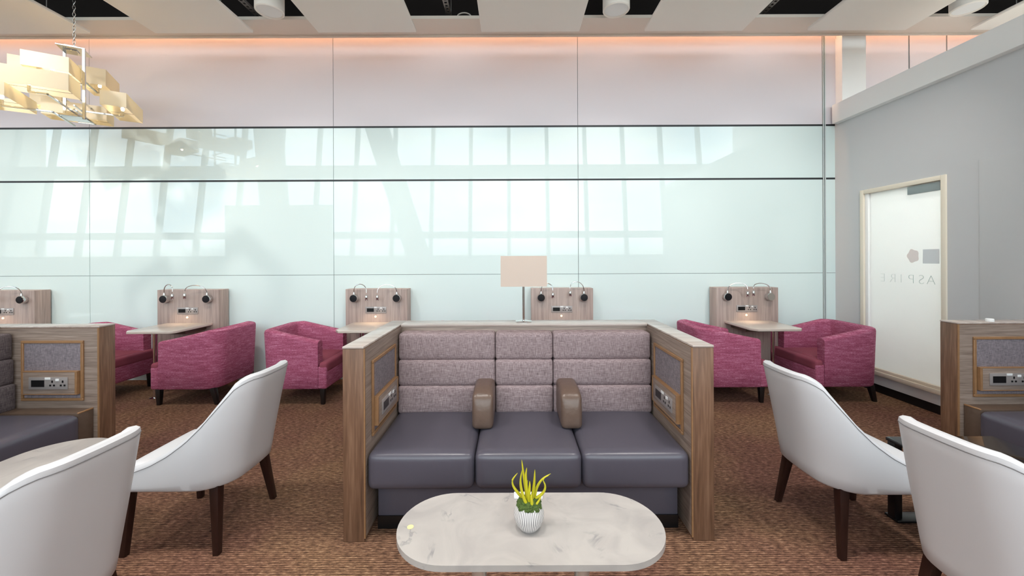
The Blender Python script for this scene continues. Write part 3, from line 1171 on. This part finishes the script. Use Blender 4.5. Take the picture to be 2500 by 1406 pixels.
# ------------------------------------------------------------------ white dining chairs
def build_chair(label, loc, rz):
    """faces +x, origin under its centre"""
    c = thing('dining_chair', label, 'chair', loc, rz, 'white leatherette dining chairs')
    hy, xb, xf, r, th = .262, -.262, .245, .16, .055
    path = []
    for (x, y, nx, ny) in u_path(hy, -xf, -xb, r, 16, 10, 8):
        # turn the U so that it opens to +x
        path.append((-y, x, -ny, nx))
    rings, rim = [], []
    prof = [(.30, .425), (.20, .445), (.10, .485), (.02, .535), (-.05, .600), (-.11, .685), (-.16, .775), (-.20, .858), (-.24, .887), (-.30, .895)]

    def ztop(x):
        if x >= prof[0][0]:
            return prof[0][1]
        for (a, za), (b, zb) in zip(prof, prof[1:]):
            if a >= x >= b:
                u = (a - x) / (a - b)
                return za + (zb - za) * u
        return prof[-1][1]
    for (x, y, nx, ny) in path:
        zt = ztop(x)
        back = max(0.0, -nx)
        H = max(.02, zt - .335)
        bulge = .022 * (1 - (y / hy) ** 2) * back

        def P(off, z):
            f = max(0.0, (z - .335) / .545)
            lx = -.115 * (f ** 1.15) * min(1.0, max(0.0, (.30 - x) / .40)) - bulge
            ly = .012 * math.sin(min(1, f) * PI) * (1 if y > 0 else -1) * abs(ny) - .028 * f * y / hy
            zlow = .335 - .012 * (1 - abs(nx)) * 0
            return Vector((x - nx * off + lx, y - ny * off + ly, z))
        ring = [P(.016, .325), P(.002, .338)]
        m = 9
        for j in range(1, m + 1):
            ring.append(P(0, .338 + (zt - .020 - .338) * j / m))
        t2 = th * (0.55 + 0.45 * min(1, H / .3))
        ring += [P(.004, zt - .006), P(t2 * .30, zt + .002), P(t2 * .7, zt), P(t2 * .96, zt - .012)]
        for j in range(1, 6):
            ring.append(P(t2 + .012 * j / 5, zt - .02 + (.385 - zt + .02) * j / 5))
        ring += [P(th, .34), P(th - .01, .325)]
        rings.append(ring)
        rim.append(P(-.0006, zt - .024))
    sh = finish('shell', loft(BM(), rings), 'white_leather', c)
    finish('seam', tube(BM(), rim, .0016, 6), 'seam', sh)
    bm = cushion(BM(), -.225, .258, -.222, .222, .345, .452, .034, (0, 0, .016), 13)
    finish('seat_cushion', bm, 'white_leather', c)
    finish('seat_rail', box(BM(), -.150, .238, -.225, .225, .322, .352, .008, 2), 'white_leather', c)
    for sy in (-1, 1):
        finish('leg', taper(BM(), .222, sy * .225, 0, .335, .030, .046, .012, sy * .02), 'dark_wood', c)
        finish('leg', taper(BM(), -.190, sy * .185, 0, .345, .030, .048, -.040, sy * .05), 'dark_wood', c)
    return c


ch = build_chair('white dining chair on the carpet right of the central sofa, back turned to it', (1.86, 2.185, 0), 0)
dup(ch, 'white dining chair at the lower right edge, nearest the camera, cut off by the frame', (1.86, 1.365, 0), 0)
dup(ch, 'white dining chair between the left sofa and the central sofa, all four legs visible', (-1.735, 2.235, 0), PI)
dup(ch, 'white dining chair at the lower left corner in front of the left marble table', (-1.745, 1.30, 0), PI)

# ------------------------------------------------------------------ marble coffee tables
TZ = .46


def build_table(label, loc, rz, hx=.515, hy=.206):
    t = thing('coffee_table', label, 'table', loc, rz, 'marble coffee tables')
    finish('table_top', prism(BM(), stadium(0, 0, hx, hy, 26), TZ - .022, TZ, .006, 3), 'marble', t)
    for sx in (-.2, .2):
        finish('leg', tube(BM(), [(sx, 0, .008), (sx, 0, TZ - .022)], .030, 24), 'satin', t)
        bm = BM()
        lathe(bm, [(0, 0), (.125, 0), (.125, .006), (.12, .009), (0, .009)], 36, (sx, 0, 0))
        finish('base_plate', bm, 'chrome', t)
    return t


build_table('oval white marble coffee table in front of the central sofa, carrying the plant', (.067, 1.537, 0), 0)
build_table('oval white marble table at the left edge between the left sofa and a white chair', (-2.42, 1.70, 0), PI / 2, .60, .225)

# black gloss table on the right
bt = thing('side_table', 'black gloss-topped table between the right white chairs and the right sofa', 'table', (2.47, 1.73, 0))
finish('table_top', box(BM(), -.31, .31, -.55, .55, .438, .458, .004, 2), 'black_gloss', bt)
for sx in (-.285, .285):
    for sy in (-.52, .52):
        finish('leg', box(BM(), sx - .022, sx + .022, sy - .022, sy + .022, .012, .438, .003, 2), 'black', bt)
for sy in (-.52, .52):
    finish('base_bar', box(BM(), -.308, .308, sy - .04, sy + .04, 0, .014, .003, 2), 'black', bt)

# small things on the tables
o = finish('sticker', lathe(BM(), [(0, 0), (.0125, 0), (.0125, .001), (0, .0012)], 28, (0, 0, 0)), 'sticker', loc=(-.398, 1.523, TZ + .0002))
tag(o, 'small round pale yellow sticker on the left end of the central marble table', 'sticker')
o = finish('card_holder', box(BM(), -.062, .062, -.02, .02, 0, .010, .002, 2), 'white_tag', loc=(.066, 1.715, TZ))
tag(o, 'flat white slab on the far edge of the marble table behind the potted plant', 'card holder')

# potted plant
pl = thing('potted_plant', 'small plant with yellow-green finger stems in a striped pot on the marble table', 'plant', (.061, 1.517, TZ))
prof = [(0, 0), (.030, 0), (.036, .003), (.050, .022), (.058, .045), (.059, .058), (.054, .078), (.047, .091), (.043, .094), (.040, .091), (.040, .082), (0, .080)]
finish('pot', lathe(BM(), prof, 64), 'pot', pl)
bm = BM()
t = bmesh.new()
bmesh.ops.create_icosphere(t, subdivisions=4, radius=1.0)
rr = random.Random(3)
for v in t.verts:
    k = 1 + .10 * math.sin(9 * v.co.x + 2) * math.cos(8 * v.co.y) + rr.uniform(-.06, .06)
    v.co = Vector((v.co.x * .049 * k, v.co.y * .049 * k, .090 + v.co.z * .026 * k))
merge(bm, t)
finish('moss', bm, 'moss', pl, smooth=False)


def stem(pts, r0):
    # smooth the polyline
    P = [Vector(p) for p in pts]
    for _ in range(2):
        q = [P[0]]
        for a, b in zip(P, P[1:]):
            q += [a * .75 + b * .25, a * .25 + b * .75]
        q.append(P[-1])
        P = q
    n = len(P)
    rad = [max(.0007, r0 * (1 - (i / (n - 1)) ** 2.2)) for i in range(n)]
    return tube(BM(), P, rad, 10)


S = .00158  # metres per photo pixel at the pot
def px(x, y, dy=0.0):
    return ((x - 1289) * S, dy, .105 + (1213 - y) * S)


stems = [
    ([px(1287, 1218), px(1283, 1190), px(1277, 1155), px(1272, 1114)], .0062),
    ([px(1290, 1220, -.01), px(1284, 1185, -.012), px(1281, 1150, -.012), px(1284, 1129, -.012)], .0055),
    ([px(1280, 1216), px(1271, 1190), px(1268, 1165), px(1273, 1138)], .0048),
    ([px(1278, 1214, .01), px(1262, 1198, .01), px(1249, 1180, .012), px(1249, 1164, .012)], .0052),
    ([px(1249, 1168, .012), px(1252, 1162, .012), px(1262, 1150, .012)], .0030),
    ([px(1288, 1222, -.02), px(1278, 1205, -.022), px(1271, 1180, -.022), px(1270, 1160, -.02)], .0055),
    ([px(1292, 1222, -.015), px(1288, 1200, -.016), px(1291, 1175, -.016), px(1291, 1160, -.016)], .0055),
    ([px(1296, 1218), px(1300, 1190), px(1303, 1165), px(1304, 1138)], .0055),
    ([px(1302, 1214, .01), px(1308, 1185, .01), px(1322, 1163, .008), px(1343, 1150, .006)], .0048),
    ([px(1306, 1210, .004), px(1324, 1198, .004), px(1331, 1180, .002), px(1323, 1162, .0)], .0048),
    ([px(1324, 1164, .004), px(1328, 1158, .004), px(1338, 1154, .004)], .0024),
    ([px(1294, 1224, -.026), px(1296, 1208, -.028), px(1294, 1195, -.028), px(1295, 1187, -.028)], .0055),
    ([px(1284, 1222, .02), px(1282, 1195, .022), px(1287, 1172, .022)], .0048),
    ([px(1300, 1222, -.02), px(1312, 1208, -.02), px(1318, 1196, -.02)], .0042),
]
for pts, r0 in stems:
    finish('stem', stem(pts, r0 * 1.25), 'stem', pl)

# table lamp on the ledge of the central sofa
lm = thing('table_lamp', 'table lamp with rectangular beige shade on the ledge behind the sofa', 'lamp', (.083, 2.868, SH))
bm = BM()
lathe(bm, [(0, 0), (.060, 0), (.060, .006), (.054, .010), (.012, .014), (0, .014)], 36)
finish('base', bm, 'chrome', lm)
finish('pole', tube(BM(), [(0, 0, .012), (0, 0, .30)], .0085, 16), 'chrome', lm)


def open_shade(bm, hx, hy, z0, z1, t=.003, top_in=0.0):
    def R(hx, hy, z):
        return [Vector((-hx, -hy, z)), Vector((hx, -hy, z)), Vector((hx, hy, z)), Vector((-hx, hy, z))]
    loft(bm, [R(hx, hy, z0), R(hx - top_in, hy - top_in, z1), R(hx - top_in - t, hy - top_in - t, z1), R(hx - t, hy - t, z0), R(hx, hy, z0)], cap=False)
    bmesh.ops.remove_doubles(bm, verts=bm.verts[:], dist=1e-6)
    return bm


finish('lamp_shade', open_shade(BM(), .164, .085, .262, .480), 'lamp_shade', lm, smooth=False)
bm = BM()
for a in (-1, 1):
    tube(bm, [(0, 0, .298), (a * .161, 0, .298)], .002, 6)
lathe(bm, [(0, .29), (.014, .29), (.014, .34), (0, .345)], 14)
finish('shade_carrier', bm, 'chrome', lm)

# small white base on the right sofa's ledge
o = finish('lamp_base', lathe(BM(), [(0, 0), (.022, 0), (.022, .016), (.018, .02), (0, .02)], 24), 'white_tag', loc=(3.40, 2.80, SH + .0005))
tag(o, 'small white puck standing on the top ledge of the right sofa', 'puck')

# ------------------------------------------------------------------ chandelier
ang = math.radians(30)
K = 1.63                       # real distance over the unit layout below
CX, CY = -2.66 * K, 2.38 * K
cd = thing('chandelier', 'lit chandelier of stepped cream box shades on chrome, hanging at upper left', 'chandelier', (CX, CY, 0), ang)


def to_local(X, Y):
    dx, dy = X - CX, Y - CY
    return (dx * math.cos(ang) + dy * math.sin(ang), -dx * math.sin(ang) + dy * math.cos(ang))


def from_px(xp, yp, d):
    d = d * K
    r = 1250.0
    return ((xp - r) * d / 960.0, d, 1.5 + (634.5 - yp) * d / 960.0)


# shade list: photo corner (front right upright edge x, top y, bottom y), depth, length along u, length along v
shades = [
    (170, 140, 176, 2.22, .185, .16),     # upper front
    (120, 147, 180, 2.36, .165, .14),      # upper, stepped back to the left
    (169, 180, 221, 2.10, .34, .145),     # long lower front
    (12, 199, 232, 1.97, .14, .30),       # lower left, running away
    (260, 170, 210, 2.60, .13, .25),      # upper right, running away
    (310, 228, 263, 2.45, .12, .33),      # lower right, running away
    (262, 262, 296, 2.62, .30, .13),      # low centre, behind
    (150, 232, 262, 2.60, .14, .26),      # low, behind the box
]
joints = []
for (xp, y0, y1, d, L, Wd) in shades:
    X, Y, zt = from_px(xp, y0, d)
    zb = from_px(xp, y1, d)[2]
    u, v = to_local(X, Y)
    L, Wd = L * K, Wd * K
    cu, cv = u - L / 2, v + Wd / 2
    bm = open_shade(BM(), L / 2, Wd / 2, zb, zt, .002)
    bmesh.ops.translate(bm, vec=(cu, cv, 0), verts=bm.verts[:])
    sh = finish('shade', bm, 'chandelier_shade', cd, smooth=False)
    bm = BM()
    tube(bm, [(cu - L / 2, cv, zb + .012), (cu + L / 2, cv, zb + .012)], .002, 6)
    lathe(bm, [(0, -.02), (.012, -.02), (.012, .03), (0, .032)], 14, (cu, cv, zb + .0))
    finish('lamp_holder', bm, 'chrome', sh)
    bm = BM()
    t = bmesh.new()
    bmesh.ops.create_uvsphere(t, u_segments=14, v_segments=10, radius=.014)
    for vv in t.verts:
        vv.co.z *= 1.5
    bmesh.ops.translate(t, vec=(cu, cv, zb + .052), verts=t.verts[:])
    merge(bm, t)
    finish('bulb', bm, 'bulb', sh)
    joints.append((cu, cv, zb - .022))

# chrome frame: upright square tubes, a canopy box and level arms to every lamp holder
pu, pv = to_local(*from_px(207, 200, 2.36)[:2])
ztop_, zbot_ = from_px(207, 118, 2.36)[2], from_px(207, 292, 2.36)[2]
bm = BM()
box(bm, pu - .011, pu + .011, pv - .011, pv + .011, zbot_, ztop_, .002, 1)
bu, bv = to_local(*from_px(160, 200, 2.40)[:2])
box(bm, bu - .011, bu + .011, bv - .011, bv + .011, zbot_ + .02, ztop_, .002, 1)
box(bm, min(pu, bu), max(pu, bu), min(pv, bv) - .008, max(pv, bv) + .008, ztop_ - .012, ztop_, .002, 1)
box(bm, min(pu, bu), max(pu, bu), min(pv, bv) - .008, max(pv, bv) + .008, zbot_ + .02, zbot_ + .035, .002, 1)
finish('frame_post', bm, 'chrome', cd)
mu_, mv_ = (pu + bu) / 2, (pv + bv) / 2
bm = BM()
box(bm, mu_ - .06, mu_ + .03, mv_ - .035, mv_ + .035, ztop_ - .02, ztop_ + .03, .002, 1)
finish('canopy_box', bm, 'chrome', cd)
bm = BM()
box(bm, mu_ - .05, mu_ + .04, mv_ - .05, mv_ + .05, zbot_ + .03, zbot_ + .075, .003, 1)
finish('junction_box', bm, 'chrome', cd)
for (cu, cv, z) in joints:
    bm = BM()
    h = .007
    box(bm, min(cu, mu_) - h, max(cu, mu_) + h, cv - h, cv + h, z - h, z + h, .0015, 1)
    box(bm, mu_ - h, mu_ + h, min(cv, mv_) - h, max(cv, mv_) + h, z - h, z + h, .0015, 1)
    tube(bm, [(cu, cv, z), (cu, cv, z + .02)], .006, 8)
    finish('arm', bm, 'chrome', cd)
# chain of links up to the dark ceiling
zc = ztop_ + .028
bm = BM()
i = 0
while zc < 4.98:
    pts = []
    for k in range(13):
        a = 2 * PI * k / 12
        w, hh = .010 * math.sin(a), .021 * math.cos(a)
        pts.append((mu_ + (w if i % 2 else 0), mv_ + (0 if i % 2 else w), zc + .019 + hh))
    tube(bm, pts, .0028, 6, cap=False)
    zc += .034
    i += 1
finish('chain', bm, 'chrome', cd)
bm = BM()
lathe(bm, [(0, 0), (.05, 0), (.05, .03), (0, .03)], 24, (mu_, mv_, 4.972))
finish('ceiling_rose', bm, 'chrome', cd)
